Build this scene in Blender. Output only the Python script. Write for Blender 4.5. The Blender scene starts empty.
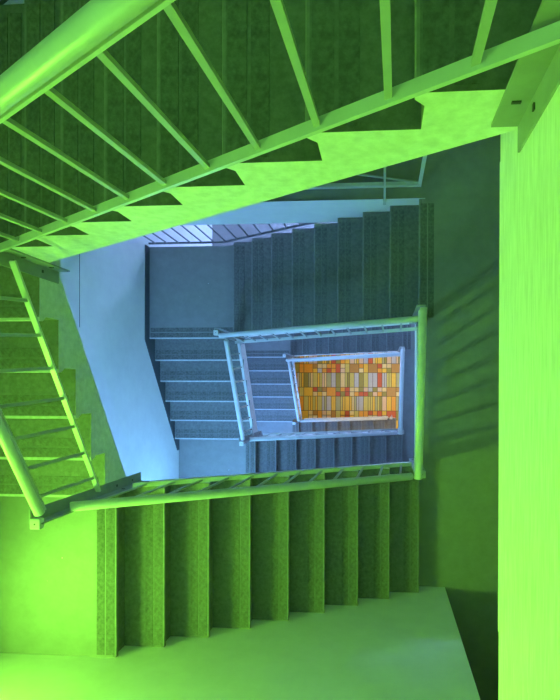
import bpy, math, random
from mathutils import Vector, Matrix
random.seed(7)
S = bpy.context.scene
COL = S.collection

# ------------------------------------------------------------------ measures (metres)
R_, T_ = 0.18, 0.28                 # riser, tread
M_ = R_ / T_
H = 24 * R_                         # storey height
CAM_Z = 14.0414
XA, YA = 0.355, 0.633               # edge of the landing / of the half landing
XL, XR, YB, YT = -3.06, 2.2, -1.944, 1.84
X8 = XA - 8 * T_                    # left edge of the well
Y5 = YA - 5 * T_
FT, FL, FB = 0.665, -1.88, -0.745   # faces of the flights towards the well
RT, RL, RB, RR = 0.615, -1.845, -0.705, 0.33   # railing lines
WAIST = 0.36
FLOORS = [3 * H, 2 * H, H, 0.0]
GAL_Y = 4.2                         # far wall of the gallery
COR_Y = -4.2                        # far wall of the corridor
TOPZ = 3 * H + 2.75

# ------------------------------------------------------------------ materials
def mat(name, col, rough=0.6, noise=0.0, nscale=8, metal=0.0, bump=0.0, speck=None, stretch=None, streak=0.0):
    m = bpy.data.materials.new(name); m.use_nodes = True
    nt = m.node_tree; b = nt.nodes['Principled BSDF']
    b.inputs['Roughness'].default_value = rough
    b.inputs['Metallic'].default_value = metal
    b.inputs['Base Color'].default_value = (*col, 1)
    tc = nt.nodes.new('ShaderNodeTexCoord')
    mp = nt.nodes.new('ShaderNodeMapping')
    nt.links.new(tc.outputs['Object'], mp.inputs['Vector'])
    if stretch: mp.inputs['Scale'].default_value = stretch
    out = None
    if noise:
        n = nt.nodes.new('ShaderNodeTexNoise'); n.inputs['Scale'].default_value = nscale
        n.inputs['Detail'].default_value = 6; n.inputs['Roughness'].default_value = 0.65
        nt.links.new(mp.outputs['Vector'], n.inputs['Vector'])
        r = nt.nodes.new('ShaderNodeValToRGB')
        r.color_ramp.elements[0].position = 0.3; r.color_ramp.elements[1].position = 0.7
        r.color_ramp.elements[0].color = (*[c * (1 - noise) for c in col], 1)
        r.color_ramp.elements[1].color = (*[min(1, c * (1 + noise)) for c in col], 1)
        nt.links.new(n.outputs['Fac'], r.inputs['Fac'])
        out = r.outputs['Color']
        if bump:
            bp = nt.nodes.new('ShaderNodeBump'); bp.inputs['Strength'].default_value = bump
            bp.inputs['Distance'].default_value = 0.01
            nt.links.new(n.outputs['Fac'], bp.inputs['Height'])
            nt.links.new(bp.outputs['Normal'], b.inputs['Normal'])
    if speck:
        v = nt.nodes.new('ShaderNodeTexVoronoi'); v.inputs['Scale'].default_value = speck[1]
        nt.links.new(tc.outputs['Object'], v.inputs['Vector'])
        lt = nt.nodes.new('ShaderNodeMath'); lt.operation = 'LESS_THAN'
        lt.inputs[1].default_value = speck[2]
        nt.links.new(v.outputs['Distance'], lt.inputs[0])
        mx = nt.nodes.new('ShaderNodeMixRGB')
        nt.links.new(lt.outputs[0], mx.inputs['Fac'])
        if out: nt.links.new(out, mx.inputs['Color1'])
        else: mx.inputs['Color1'].default_value = (*col, 1)
        mx.inputs['Color2'].default_value = (*speck[0], 1)
        out = mx.outputs['Color']
    if out: nt.links.new(out, b.inputs['Base Color'])
    return m

def emis(name, col, strength):
    m = bpy.data.materials.new(name); m.use_nodes = True
    nt = m.node_tree; nt.nodes.clear()
    o = nt.nodes.new('ShaderNodeOutputMaterial'); e = nt.nodes.new('ShaderNodeEmission')
    e.inputs['Color'].default_value = (*col, 1); e.inputs['Strength'].default_value = strength
    nt.links.new(e.outputs[0], o.inputs['Surface'])
    return m

WHITE = mat('white_wall_paint', (.78, .78, .76), .7, .05, 5)
STRING = mat('rough_white_paint', (.80, .80, .77), .6, .13, 26, bump=.5)
BEAM = mat('brushed_white_paint', (.80, .80, .77), .6, .16, 14, bump=.45, stretch=(1, .5, 6))
TREAD = mat('grey_step_paint', (.17, .175, .17), .55, .28, 30, bump=.25)
FLOORP = mat('grey_floor_paint', (.25, .255, .25), .5, .10, 9, speck=((.8, .8, .8), 3.2, .018))
STRIP = mat('worn_anti_slip_paint', (.142, .147, .142), .8, .42, 38, bump=.4)
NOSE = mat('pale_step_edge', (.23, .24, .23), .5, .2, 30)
NOSEL = mat('lit_pale_step_edge', (.55, .56, .56), .5, .15, 30)  # left flights' pale edge made brighter in place of light falling on it
BARS = mat('dark_bar_paint', (.12, .14, .15), .5)
ANGLE = mat('angle_iron_paint', (.30, .32, .31), .5, .12, 10)
RAILL = mat('pale_rail_paint', (.74, .76, .74), .35, .06, 12)
METAL = mat('grey_rail_paint', (.60, .62, .61), .32, .06, 12)
METALD = mat('grey_bar_paint', (.42, .44, .43), .4, .08, 12)
CAP = mat('pale_cap_paint', (.68, .70, .68), .4, .05, 12)
DARK = mat('dark_skirting_paint', (.07, .08, .085), .6, .1, 10)
BOLT = mat('dark_bolt', (.04, .045, .045), .5)
FRAME = mat('window_frame_paint', (.6, .6, .6), .5)
GROUT = mat('brown_grout', (.10, .07, .03), .8)
GREEN_L = emis('green_window_light', (.29, 1.0, .06), 350)
TOP_FILL = emis('green_overhead_fill', (.24, 1.0, .25), 3.9)
BLUE_L = emis('blue_window_light', (.17, .52, 1.0), 27)
BLUE_C = emis('blue_fill_light', (.17, .46, 1.0), 100)
LAV_C = emis('lavender_fill_light', (.13, .41, 1.0), 85)
LAV_L = emis('lavender_window_light', (.14, .40, 1.0), 34)
GAL_FILL = emis('gallery_fill_light', (.30, .46, 1.0), 60)
WARM_L = emis('warm_lamp_light', (1.0, .78, .46), 85)

# ------------------------------------------------------------------ mesh helpers
class MB:
    def __init__(s): s.v = []; s.f = []; s.mi = []; s.sm = []
    def face(s, idx, mi=0, smooth=False): s.f.append(idx); s.mi.append(mi); s.sm.append(smooth)
    def box(s, x0, x1, y0, y1, z0, z1, mi=0):
        b = len(s.v)
        for z in (z0, z1):
            for x, y in ((x0, y0), (x1, y0), (x1, y1), (x0, y1)): s.v.append((x, y, z))
        for q in ((3, 2, 1, 0), (4, 5, 6, 7), (0, 1, 5, 4), (1, 2, 6, 5), (2, 3, 7, 6), (3, 0, 4, 7)):
            s.face([b + i for i in q], mi)
    def prism(s, pts, ext, mis=None, cap=0):
        """closed polygon of 3D points, swept by the vector ext"""
        b = len(s.v); n = len(pts); e = Vector(ext)
        for p in pts: s.v.append(tuple(p))
        for p in pts: s.v.append(tuple(Vector(p) + e))
        for i in range(n):
            j = (i + 1) % n
            s.face([b + i, b + j, b + n + j, b + n + i], mis[i] if mis else cap)
        s.face([b + i for i in range(n)][::-1], cap); s.face([b + n + i for i in range(n)], cap)
    def bar(s, A, B, w, h, up=(0, 0, 1), mi=0):
        """rectangular bar, w sideways, h along up"""
        A, B = Vector(A), Vector(B); d = (B - A).normalized()
        side = d.cross(Vector(up)).normalized(); u = side.cross(d).normalized()
        b = len(s.v)
        for P in (A, B):
            for a, c in ((-1, -1), (1, -1), (1, 1), (-1, 1)):
                s.v.append(tuple(P + side * a * w / 2 + u * c * h / 2))
        for q in ((0, 1, 2, 3), (7, 6, 5, 4), (0, 4, 5, 1), (1, 5, 6, 2), (2, 6, 7, 3), (3, 7, 4, 0)):
            s.face([b + i for i in q], mi)
    def tube(s, A, B, r, n=20, mi=0):
        A, B = Vector(A), Vector(B); d = (B - A).normalized()
        up = Vector((0, 0, 1)) if abs(d.z) < .9 else Vector((1, 0, 0))
        a = d.cross(up).normalized(); c = a.cross(d).normalized(); b = len(s.v)
        L = (B - A).length
        rings = [(0, r * .8), (.006, r), (L - .006, r), (L, r * .8)]
        for t, rr in rings:
            for k in range(n):
                t2 = 2 * math.pi * k / n
                s.v.append(tuple(A + d * t + a * math.cos(t2) * rr + c * math.sin(t2) * rr))
        for q in range(len(rings) - 1):
            for k in range(n):
                j = (k + 1) % n
                s.face([b + q * n + k, b + q * n + j, b + (q + 1) * n + j, b + (q + 1) * n + k], mi, True)
        s.face([b + k for k in range(n)][::-1], mi); s.face([b + (len(rings) - 1) * n + k for k in range(n)], mi)
    def build(s, name, mats, parent=None, loc=None, bevel=0):
        me = bpy.data.meshes.new(name)
        o0 = Vector(loc) if loc is not None else Vector((0, 0, 0))
        me.from_pydata([tuple(Vector(p) - o0) for p in s.v], [], s.f)
        for m in (mats if isinstance(mats, list) else [mats]): me.materials.append(m)
        for p, mi, sm in zip(me.polygons, s.mi, s.sm): p.material_index = mi; p.use_smooth = sm
        import bmesh
        bm = bmesh.new(); bm.from_mesh(me)
        bmesh.ops.recalc_face_normals(bm, faces=bm.faces); bm.to_mesh(me); bm.free()
        o = bpy.data.objects.new(name, me); COL.objects.link(o)
        if parent is not None:
            o.parent = parent
            pl = Vector((0, 0, 0)); q = parent
            while q is not None: pl += q.location; q = q.parent
            o.location = o0 - pl
        else: o.location = o0
        if bevel:
            bv = o.modifiers.new('bevel', 'BEVEL'); bv.width = bevel; bv.segments = 2; bv.limit_method = 'ANGLE'
        return o

def thing(name, loc, label, cat, group=None):
    o = bpy.data.objects.new(name, None); COL.objects.link(o); o.location = loc
    o['label'] = label; o['category'] = cat
    if group: o['group'] = group
    return o
def struct(o, label=None, cat=None):
    o['kind'] = 'structure'
    if label: o['label'] = label
    if cat: o['category'] = cat
    return o
def sbox(name, x0, x1, y0, y1, z0, z1, m, label, cat):
    b = MB(); b.box(x0, x1, y0, y1, z0, z1)
    return struct(b.build(name, m, None, ((x0 + x1) / 2, (y0 + y1) / 2, z0)), label, cat)

# ------------------------------------------------------------------ walls
sbox('wall_left', XL - .2, XL, COR_Y - .2, GAL_Y + .2, -.3, TOPZ, WHITE, 'tall plain wall on the left of the stairwell, blue in its middle part', 'wall')
sbox('wall_front', XL, .617, YB - .2, YB, -.3, TOPZ, WHITE, 'plain wall along the bottom flight, ending at the dark corridor', 'wall')
sbox('wall_corridor', XL, XR, COR_Y - .2, COR_Y, -.3, TOPZ, WHITE, 'wall at the end of the dark corridor', 'wall')
sbox('wall_gallery', XL, XR, GAL_Y, GAL_Y + .2, -.3, TOPZ, WHITE, 'far wall of the gallery behind the top flight', 'wall')
sbox('wall_right', XR, XR + .2, COR_Y - .2, GAL_Y + .2, -.3, TOPZ, WHITE, 'wall on the right of the floor landing', 'wall')
sbox('ceiling', XL - .2, XR + .2, COR_Y - .2, GAL_Y + .2, TOPZ, TOPZ + .2, WHITE, 'ceiling over the stairwell', 'ceiling')
# paint joint on the left wall
b = MB(); b.box(XL, XL + .002, .60, 1.36, CAM_Z - 5.357, CAM_Z - 5.350)
struct(b.build('trim_1', DARK), 'thin dark joint line on the blue left wall', 'joint')

# ------------------------------------------------------------------ floors (landings with their deep edge beam)
WHERE = ['top storey', 'middle storey', 'lower storey']
for k in range(3):
    z = FLOORS[k]
    b = MB()
    th = .24
    x1 = XR
    def slab(x0, xx1, y0, y1):
        b.box(x0, xx1, y0, y1, z - th, z, 1)
    slab(XA + .028, x1, COR_Y, GAL_Y)                # landing, corridor and the gallery corner
    slab(XA if k == 0 else XA - .027, XA + .028, COR_Y, FB)
    slab(XA, XA + .028, FB, FT)
    slab(XL, XA + .028, YT, GAL_Y)                   # gallery behind the top flight
    # underside in white
    o = b.build('floor', [WHITE, FLOORP], None, (XA, 0, z - th))
    for p in o.data.polygons:
        p.material_index = 1 if p.normal.z > .5 else 0
    struct(o, ['bright green floor slab of the top storey at the right edge', 'dark green floor landing right of the middle railing',
               'dark blue floor landing of the lower storey'][k], 'floor')
    b = MB(); b.box(XA, XA + .25, YB, YT, z - .59, z - th)
    b.box(XA - .002, XA, FB, FT, z - .59, z - .002)  # painted slab edge
    o = struct(b.build('trim_2', BEAM, None, (XA, 0, z - .59)), ['bright lime edge beam filling the right side of the picture',
               'edge beam under the middle floor landing', 'edge beam under the lower floor landing'][k], 'beam')
    b = MB(); b.box(XL, XA + .06, YT, YT + .1, z - .704, z - th)
    b.box(XL, XA + .06, YT - .002, YT, z - th - .01, z + .015)
    struct(b.build('trim_3', WHITE, None, (-1.3, YT, z - .7)), ['beam along the gallery of the top storey', 'pale blue beam between top steps and barred opening',
               'beam along the gallery of the lower storey'][k], 'beam')
    # half landings
    zu, zl = z - 9 * R_, z - 15 * R_
    for nm, x0, xx1, y0, y1, zz, lab in (
        ('floor', XL, X8 + .027, YA + .028, YT, zu, ['half landing at the left edge, head of the left flight', 'dark teal square half landing beside the blue left wall', 'small lavender half landing, upper left of the inner well'][k]),
        ('floor', XL, X8 - .028, YB, Y5 + .027, zl, ['bright lime half landing in the lower left corner', 'bright blue half landing behind the long green handrail', 'small lavender half landing, lower left of the mosaic'][k])):
        b = MB(); b.box(x0, xx1, y0, y1, zz - .34, zz)
        o = b.build(nm, [WHITE, FLOORP], None, ((x0 + xx1) / 2, (y0 + y1) / 2, zz - .34))
        for p in o.data.polygons: p.material_index = 1 if p.normal.z > .5 else 0
        struct(o, lab, 'floor')

# ------------------------------------------------------------------ flights
def flight(k, kind):
    """one concrete flight: a body whose steps descend along d, strips near every nosing"""
    z = FLOORS[k]
    if kind == 'top':
        n, z0 = 9, z; d = Vector((-1, 0, 0)); P0 = Vector((XA, FT, z0)); ext = Vector((0, YT - FT - .003, 0))
        lab = ['dark green concrete flight along the top edge, nearest the camera', 'teal concrete flight behind the middle railing, under the pale beam', 'dark blue concrete flight just above the mosaic'][k]
    elif kind == 'left':
        n, z0 = 6, z - 9 * R_; d = Vector((0, -1, 0)); P0 = Vector((XL + .009, YA, z0)); ext = Vector((FL - XL - .009, 0, 0))
        lab = ['bright green concrete flight at the left edge of the picture', 'blue concrete flight of six steps beside the left wall', 'small pale blue flight left of the mosaic'][k]
    else:
        n, z0 = 9, z - 15 * R_; d = Vector((1, 0, 0)); P0 = Vector((X8, YB + .003, z0)); ext = Vector((0, FB - YB - .003, 0))
        lab = ['large green concrete flight across the bottom of the picture', 'dark blue concrete flight below the middle well railing', 'brown concrete flight along the lower edge of the mosaic'][k]
    base = P0 + ext * .5; base.z = z0 - n * R_
    root = thing('stair_flight', base, lab, 'stairs', 'concrete stair flights')
    up = Vector((0, 0, 1))
    pts = []; mis = []
    def add(a, h, mi): pts.append(P0 + d * a + up * h); mis.append(mi)
    add(-.028, 0, 0)                       # top back edge -> nosing
    for i in range(n):
        a, h = i * T_, -i * R_
        add(a - (.022 if kind == 'left' else .012), h, 2); add(a - .004, h, 2); add(a, h - .006, 2); add(a - .002, h - .030, 0); add(a - .027, h - .060, 0)
        add(a - .027, h - R_, 0)
    mis[-1] = 1
    # pts now ends at the foot of the last riser
    aL = (n - 1) * T_ - .027
    hb = -(n - 1) * R_ - WAIST
    add(aL, min(hb, -n * R_ - .12), 1)
    add(-.028, -WAIST, 1)
    body = MB(); body.prism(pts, ext, mis, 1)
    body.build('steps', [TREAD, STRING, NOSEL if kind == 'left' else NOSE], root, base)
    # anti slip strips, two per tread (the first pair lies on the landing's edge)
    e = ext.normalized(); L = ext.length
    for i in range(n):
        for a0, a1 in ((.018, .078), (.090, .146)):
            s = MB()
            A = P0 + d * (i * T_ - a1) + up * (-i * R_)
            q = [A, A + d * (a1 - a0), A + d * (a1 - a0) + up * .003, A + up * .003]
            s.prism([p + e * .015 for p in q], e * (L - .06))
            o = s.build('anti_slip_strip', STRIP, root, A + e * L / 2)
    return root
for k in range(3):
    for kind in ('top', 'left', 'bottom'): flight(k, kind)

# ------------------------------------------------------------------ skirting on the left wall
n_trim = 4
for k in range(3):
    z = FLOORS[k]; zu, zl = z - 9 * R_, z - 15 * R_
    b = MB(); hgt = .13
    b.prism([(XL, YT, zu), (XL, YT, zu + hgt), (XL, YA - .02, zu + hgt), (XL, Y5 - .18, zl + hgt * .55), (XL, Y5 - .18, zl),
             (XL, Y5 + .0, zl)] + [q for j in range(5, -1, -1) for q in ((XL, YA - j * T_ + .027, zu - j * R_ - R_), (XL, YA - j * T_ + .027, zu - j * R_))][1:],
            (.008, 0, 0))
    struct(b.build('baseboard_left', DARK, None, (XL, 0, zl)), ['dark skirting along the top left flight', 'dark skirting stepping down the blue left wall', 'dark skirting along the lowest left flight'][k], 'skirting')

# ------------------------------------------------------------------ railings
def railing(label, A0, B0, A1, B1, ts, hr_r=.031, name='stair_railing', strip=True):
    """A0-B0 bottom rail line, A1-B1 handrail line; n balusters"""
    A0, B0, A1, B1 = map(Vector, (A0, B0, A1, B1))
    base = (A0 + B0) / 2; base.z = min(A0.z, B0.z)
    root = thing(name, base, label, 'railing', 'painted steel railings of the stairwell')
    d = (B1 - A1).normalized()
    h = MB(); h.tube(A1, B1, hr_r, 24)
    if strip: h.bar(A1 + d * .02 - Vector((0, 0, hr_r + .007)), B1 - d * .02 - Vector((0, 0, hr_r + .007)), .040, .009)
    h.build('handrail', METAL if strip else RAILL, root, (A1 + B1) / 2)
    r = MB(); r.bar(A0, B0, .032, .014)
    r.build('bottom_rail', METAL, root, (A0 + B0) / 2)
    for t in ts:
        P, Q = A0.lerp(B0, t), A1.lerp(B1, t)
        c = MB(); dd = (B0 - A0); dd.z = 0; dd.normalize()
        c.bar(P, Q - Vector((0, 0, hr_r * .6)), .017 if strip else .045, .012, up=dd.cross(Vector((0, 0, 1))))  # landing balusters widened to cast clear shadow stripes
        c.build('baluster', METALD, root, P)
    return root

def newel(label, corner, legs, z0, z1, cap_dir, capz=None):
    """angle-iron corner post: inner corner point, two leg directions"""
    x, y = corner; (lx, ly) = legs
    w, t = .075, .008
    root = thing('newel_post', (x, y, z0), label, 'post', 'angle iron corner posts of the well')
    b = MB()
    xs = sorted((x, x + lx * w)); ys = sorted((y, y + ly * t)); b.box(xs[0], xs[1], ys[0], ys[1], z0, z1)
    xs = sorted((x, x + lx * t)); ys = sorted((y + ly * t, y + ly * w)); b.box(xs[0], xs[1], ys[0], ys[1], z0, z1)
    b.build('angle_iron', ANGLE, root, (x, y, z0))
    # elongated bolt heads on both legs
    for zz in (z0 + .12, z0 + .36):
        for sgn in (0, 1):
            c = MB()
            if sgn == 0:
                px, py = x + lx * w * .55, y + ly * t
                c.box(px - .011, px + .011, min(py, py + ly * .004), max(py, py + ly * .004), zz, zz + .010)
            else:
                px, py = x + lx * t, y + ly * w * .5
                c.box(min(px, px + lx * .004), max(px, px + lx * .004), py - .008, py + .008, zz + .03, zz + .042)
            c.build('bolt', BOLT, root, (px, py, zz))
    # square cap on the handrail corner
    c = MB(); cx, cy = x + cap_dir[0], y + cap_dir[1]
    c.box(cx - .029, cx + .029, cy - .029, cy + .029, z1 - .03, z1 + .012)
    cp = c.build('cap', CAP, root, (cx, cy, z1), bevel=.006)
    hcap = MB(); hcap.tube((cx, cy, z1 + .006), (cx, cy, z1 + .0145), .005, 10)
    hcap.build('bolt_head', BOLT, cp, (cx, cy, z1 + .012))
    return root

HR = .75       # handrail above nosing line (vertical)
BR = .10
ST = ['top', 'middle', 'lowest']
for k in range(3):
    z = FLOORS[k]; zu, zl = z - 9 * R_, z - 15 * R_
    zt = lambda X: z - (XA - X) * M_
    zf = lambda Y: zu - (YA - Y) * M_
    zb = lambda X: zl - (X - X8) * M_
    xa0, xb0 = .335, -1.815
    railing(['lime green railing crossing the top of the picture, nearest the camera', 'cyan green railing along the upper side of the middle well', 'pale blue railing along the upper side of the mosaic'][k],
            (.335, [.628, .562, .570][k], zt(.335) + BR), (xb0, [.597, .555, .530][k], zt(xb0) + BR), (.315, [.602, .578, .562][k], zt(.315) + HR), (xb0, [.570, .578, .525][k], zt(xb0) + HR),
            [(xa0 - .184 + .170 * i) / (xa0 - xb0) for i in range(12)], [.026, .027, .027][k])
    ya0, yb0 = .62, -.69
    railing(['bright green railing at the left edge above the green steps', 'pale blue railing on the left side of the middle well', 'pale lavender railing on the left side of the mosaic'][k],
            (RL, ya0, zf(ya0) + BR), ([RL, RL, -1.775][k], yb0, zf(yb0) + BR), (-1.825, .55, zf(.55) + HR), ([-1.825, -1.825, -1.745][k], -.69, zf(-.69) + HR),
            [(ya0 - .44 + .172 * i) / (ya0 - yb0) for i in range(7)], .028)
    xa1, xb1 = -1.76, [.27, .27, .15][k]
    railing(['long green railing sloping across the bottom flight', 'blue railing along the lower side of the middle well', 'thin pale railing along the lower side of the mosaic'][k],
            (xa1, RB, zb(xa1) + BR), (xb1, RB, zb(xb1) + BR), ([-1.818, -1.805, -1.76][k], -.712, zb([-1.818, -1.805, -1.76][k]) + HR), (xb1 - .03, -.712, zb(xb1 - .03) + HR),
            [(i + .45) / 12 for i in range(12)], .029)
    # landing railing, to the right of the well
    if k < 3:
        railing(['green landing railing right beside the camera', 'light green landing railing on the right side of the middle well', 'light blue landing railing on the right side of the mosaic'][k],
                (.345, .58, z + .13), (.345, -.66, z + .13), (.322, .612, z + 1.0), (.290, -.735, z + 1.0), [(i + .5) / 7 for i in range(7)], .034, name='landing_railing', strip=False)
    ztop, zmid = z + .70, zu + .92
    newel(['green angle iron corner post at the top right', 'green corner post at the upper right of the middle well', 'blue corner post at the upper right of the mosaic'][k],
          (XA, FT), (-1, -1), z - .345, z + .93, (-.02, -.05))
    newel(['green corner post at the left edge of the picture', 'pale blue corner post with square cap, upper left of the middle well', 'lavender corner post, upper left corner of the mosaic'][k],
          (FL, FT), (1, -1), zu - .35, zu + .975, (.022, -.055))
    newel(['green corner post with square bolted cap, lower left of the picture', 'pale blue corner post, lower left of the middle well', 'lavender corner post, lower left corner of the mosaic'][k],
          (FL, FB), (1, 1), zl - .37, zl + .99, (.040, .002))
    if k == 2:
        newel('brown corner post with pale cap at the foot of the last flight', (.25, FB), (-1, 1), 0.0, .90, (-.03, .04))
    else:
        newel(['green corner post at the lower right end of the light green bar', 'blue corner post at the lower right of the mosaic'][k],
              (XA, FB), (-1, 1), z - H - .345, z - H + .93, (-.028, .04))

# ------------------------------------------------------------------ barred opening beside the top flight, gallery guard
for k in range(3):
    z = FLOORS[k]; zu = z - 9 * R_
    root = thing('window_guard', (-1.8, YT + .05, zu), ['barred guard of the opening at the top left', 'slanting row of bars against the lavender opening beside the blue wall', 'row of bars behind the lowest top flight'][k], 'railing', 'barred guards of the side openings')
    yb = YT + .04
    r = MB()
    xk = -2.06; xe = -.62
    z_k, z_e = zu + .03, z - .704 - .02
    r.bar((XL + .01, yb, z_k), (xk, yb, z_k), .022, .022); r.bar((xk, yb, z_k), (xe, yb, z_e), .022, .022)
    r.build('bottom_rail', BARS, root, (xk, yb, z_k))
    X = XL + .1
    while X < xe - .05:
        zz = z_k if X < xk else z_k + (z_e - z_k) * (X - xk) / (xe - xk)
        c = MB(); c.bar((X, yb, zz), (X, yb, z - .704), .013, .013, up=(0, 1, 0)); c.build('bar', BARS, root, (X, yb, zz))
        X += .157 if X < xk else .178
    # gallery guard
    root = thing('gallery_railing', (-.4, 1.97, z), ['gallery railing of the top storey behind the top flight', 'blue gallery railing just above the pale blue beam', 'gallery railing of the lower storey above the mosaic'][k], 'railing', 'gallery railings behind the top flights')
    r = MB(); r.bar((XL + .02, 1.97, z + .035), (.375, 1.97, z + .035), .035, .06); r.build('bottom_rail', METAL, root, (-1.3, 1.97, z + .03))
    r = MB(); r.tube((XL + .02, 1.97, z + .95), (.375, 1.97, z + .95), .03); r.build('handrail', METAL, root, (-1.3, 1.97, z + .95))
    for X in (.36, -1.5, -2.98):
        c = MB(); c.bar((X, 1.97, z), (X, 1.97, z + .93), .03, .03, up=(0, 1, 0)); c.build('post', METAL, root, (X, 1.97, z))
    c = MB(); c.bar((.345, 1.975, z + .07), (-1.45, 1.975, z + .80), .022, .012, up=(0, 1, 0)); c.build('brace', METALD, root, (-.5, 1.97, z + .4))
    c = MB(); c.bar((.02, 1.822, z + .02), (.02, 1.822, z + .95), .02, .02, up=(0, 1, 0)); c.box(.005, .035, 1.815, 1.838, z - .09, z + .03)
    c.build('post', METALD, root, (.02, 1.82, z))

# ------------------------------------------------------------------ mosaic ground floor
def mosaic():
    b = MB(); x0, x1, y0, y1 = XL, XR, COR_Y, GAL_Y
    b.box(x0, x1, y0, y1, -.25, 0, 0)
    pal = [(.88, .56, .05), (.86, .38, .03), (.66, .11, .03), (.36, .30, .05), (.56, .54, .52), (.85, .66, .28),
           (.52, .26, .05), (.66, .56, .13), (.80, .56, .34), (.48, .46, .20)]
    mats = [GROUT] + [mat('tile_colour', c, .45, .06, 20) for c in pal]
    names = ['ochre', 'orange', 'red', 'olive', 'grey', 'cream', 'brown', 'lime', 'peach', 'sage']
    for m, n in zip(mats[1:], names): m.name = n + '_tile'
    g = .006
    def tile(xa, xb, ya, yb, mi):
        i = len(b.v); h = .004
        for x, y in ((xa + g, ya + g), (xb - g, ya + g), (xb - g, yb - g), (xa + g, yb - g)): b.v.append((x, y, h))
        b.face([i, i + 1, i + 2, i + 3], mi)
    cw = .118
    y = 1.825; band = 0
    while y > -1.93:
        if band % 2 == 0:                                   # squares, two rows
            hh = .115
            x = -2.95
            while x < 1.3:
                w = random.choice((cw, cw, cw * 2))
                if random.random() < .42:
                    m = random.choice((1, 2, 3, 7, 7, 2, 4, 8))
                    tile(x, x + w, y - 2 * hh, y, m)
                else:
                    c = x
                    while c < x + w - .01:
                        for q in range(2): tile(c, c + cw, y - (q + 1) * hh, y - q * hh, random.choice((1, 2, 2, 3, 4, 5, 6, 6, 6, 9, 9, 7, 3)))
                        c += cw
                x += w
            y -= 2 * hh
        else:
            hh = .37
            x = -2.95
            while x < 1.3:
                m = random.choice((1, 1, 4, 5, 5, 8, 8, 6, 9, 10, 10, 2, 3))
                if random.random() < .55: tile(x, x + cw, y - hh, y, m)
                else:
                    tile(x, x + cw * .5, y - hh, y, m); tile(x + cw * .5, x + cw, y - hh, y, random.choice((1, 5, 6, 8, 4, 10, 1)))
                x += cw
            y -= hh
        band += 1
    o = b.build('floor', mats, None, (0, 0, -.25))
    struct(o, 'colourful orange and yellow mosaic floor at the bottom of the well', 'floor')
mosaic()

# ------------------------------------------------------------------ windows and lamps that light the place, some of them added
wn = [0]
def window(axis, pos, a0, a1, z0, z1, m, label, inward):
    """coloured glass window set on a wall; axis 'x' = wall at constant x"""
    wn[0] += 1
    f = MB(); w = .05; dep = .05 * inward
    def bx(u0, u1, h0, h1, d0, d1):
        dd = sorted((pos + d0, pos + d1))
        if axis == 'x': return (dd[0], dd[1], u0, u1, h0, h1)
        return (u0, u1, dd[0], dd[1], h0, h1)
    for r in ((a0 - w, a0, z0 - w, z1 + w), (a1, a1 + w, z0 - w, z1 + w), (a0, a1, z0 - w, z0), (a0, a1, z1, z1 + w)):
        f.box(*bx(*r, 0, dep))
    am = (a0 + a1) / 2
    if a1 - a0 > .5: f.box(*bx(am - .012, am + .012, z0, z1, 0, dep))
    ctr = (pos, am, z0) if axis == 'x' else (am, pos, z0)
    o = struct(f.build('window_%d' % wn[0], FRAME, None, ctr), label, 'window')
    p = MB(); p.box(*bx(a0, a1, z0, z1, .004 * inward, .02 * inward))
    p.build('pane', m, o, ctr)
Z = CAM_Z
window('x', XL, -1.68, -1.56, Z - 2.85, Z - 1.45, GREEN_L, 'green lit window on the left wall above the lime half landing', 1)
window('y', YB, -2.6, -1.95, Z - 7.4, Z - 6.8, BLUE_L, 'blue lit window above the blue half landing', 1)
window('y', YB, -2.9, -2.1, Z - 11.5, Z - 10.8, LAV_L, 'lavender lit window above the lowest half landing', 1)
window('y', GAL_Y, -1.9, .0, Z - 9.5, Z - 8.9, GAL_FILL, 'unseen bright window added in the far wall to light the lower gallery', -1)  # added source, brightens the gallery floor behind the bars

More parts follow.
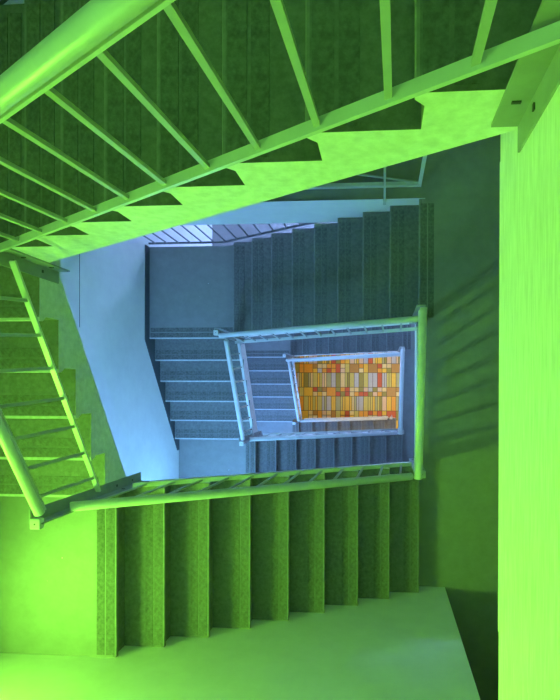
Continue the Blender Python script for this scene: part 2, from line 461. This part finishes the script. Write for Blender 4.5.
wn[0] += 1
f = MB(); zc = TOPZ
for r in ((-1.95, -1.87, -.8, .75), (.27, .35, -.8, .75), (-1.87, .27, -.8, -.72), (-1.87, .27, .67, .75), (-.83, -.77, -.72, .67)): f.box(*r, zc - .07, zc)
o = struct(f.build('window_%d' % wn[0], FRAME, None, (-.8, 0, zc)), 'unseen green glowing panel added over the well', 'window')
p = MB(); p.box(-1.87, .27, -.72, .67, zc - .03, zc - .01); p.build('pane', TOP_FILL, o, (-.8, 0, zc))  # added glowing panel, brightens the top treads from above

# ground floor ceiling lamp under the lower landing
def ceiling_lamp(x, y, z, hx, hy, m, label):
    lamp = thing('ceiling_lamp', (x, y, z), label, 'lamp')
    c = MB(); c.box(x - hx, x + hx, y - hy, y + hy, z - .03, z); c.build('housing', FRAME, lamp, (x, y, z))
    c = MB(); c.box(x - hx + .03, x + hx - .03, y - hy + .03, y + hy - .03, z - .045, z - .03); c.build('diffuser', m, lamp, (x, y, z - .03))
ceiling_lamp(1.1, 0, H - .24, .3, .3, WARM_L, 'warm ceiling lamp under the lower landing, over the mosaic')
ceiling_lamp(-2.45, -1.35, FLOORS[0] - 15 * R_ - .34, .4, .2, BLUE_C, 'unseen blue lamp added under the lime half landing')  # added lamp, lifts the half landing floor more than the wall
ceiling_lamp(-2.45, -1.35, FLOORS[1] - 15 * R_ - .34, .4, .2, LAV_C, 'unseen lavender lamp added under the blue half landing')  # added lamp, makes the lowest left flight brighter and bluer

# ------------------------------------------------------------------ world, camera
w = bpy.data.worlds.new('world'); S.world = w; w.use_nodes = True
w.node_tree.nodes['Background'].inputs['Color'].default_value = (.1, .2, .15, 1)
w.node_tree.nodes['Background'].inputs['Strength'].default_value = .2

f_px, rx, ry, rz, pcx, pcy = 550.83876, -.00326, .07584, .00277, 340.26171, 390.75381
cam = bpy.data.cameras.new('camera'); co = bpy.data.objects.new('camera', cam); COL.objects.link(co)
cam.sensor_fit = 'HORIZONTAL'; cam.sensor_width = 36; cam.lens = f_px / 560 * 36
cam.shift_x = (280 - pcx) / 560; cam.shift_y = (pcy - 350) / 560
cam.clip_start = .02
co.matrix_world = Matrix.Translation((.00246, -.01674, CAM_Z + .01833)) @ (Matrix.Rotation(rz, 4, 'Z') @ Matrix.Rotation(ry, 4, 'Y') @ Matrix.Rotation(rx, 4, 'X'))
S.camera = co
S.view_settings.view_transform = 'Standard'; S.view_settings.look = 'None'
S.view_settings.gamma = 1; S.view_settings.use_curve_mapping = False
S.view_settings.exposure = 0
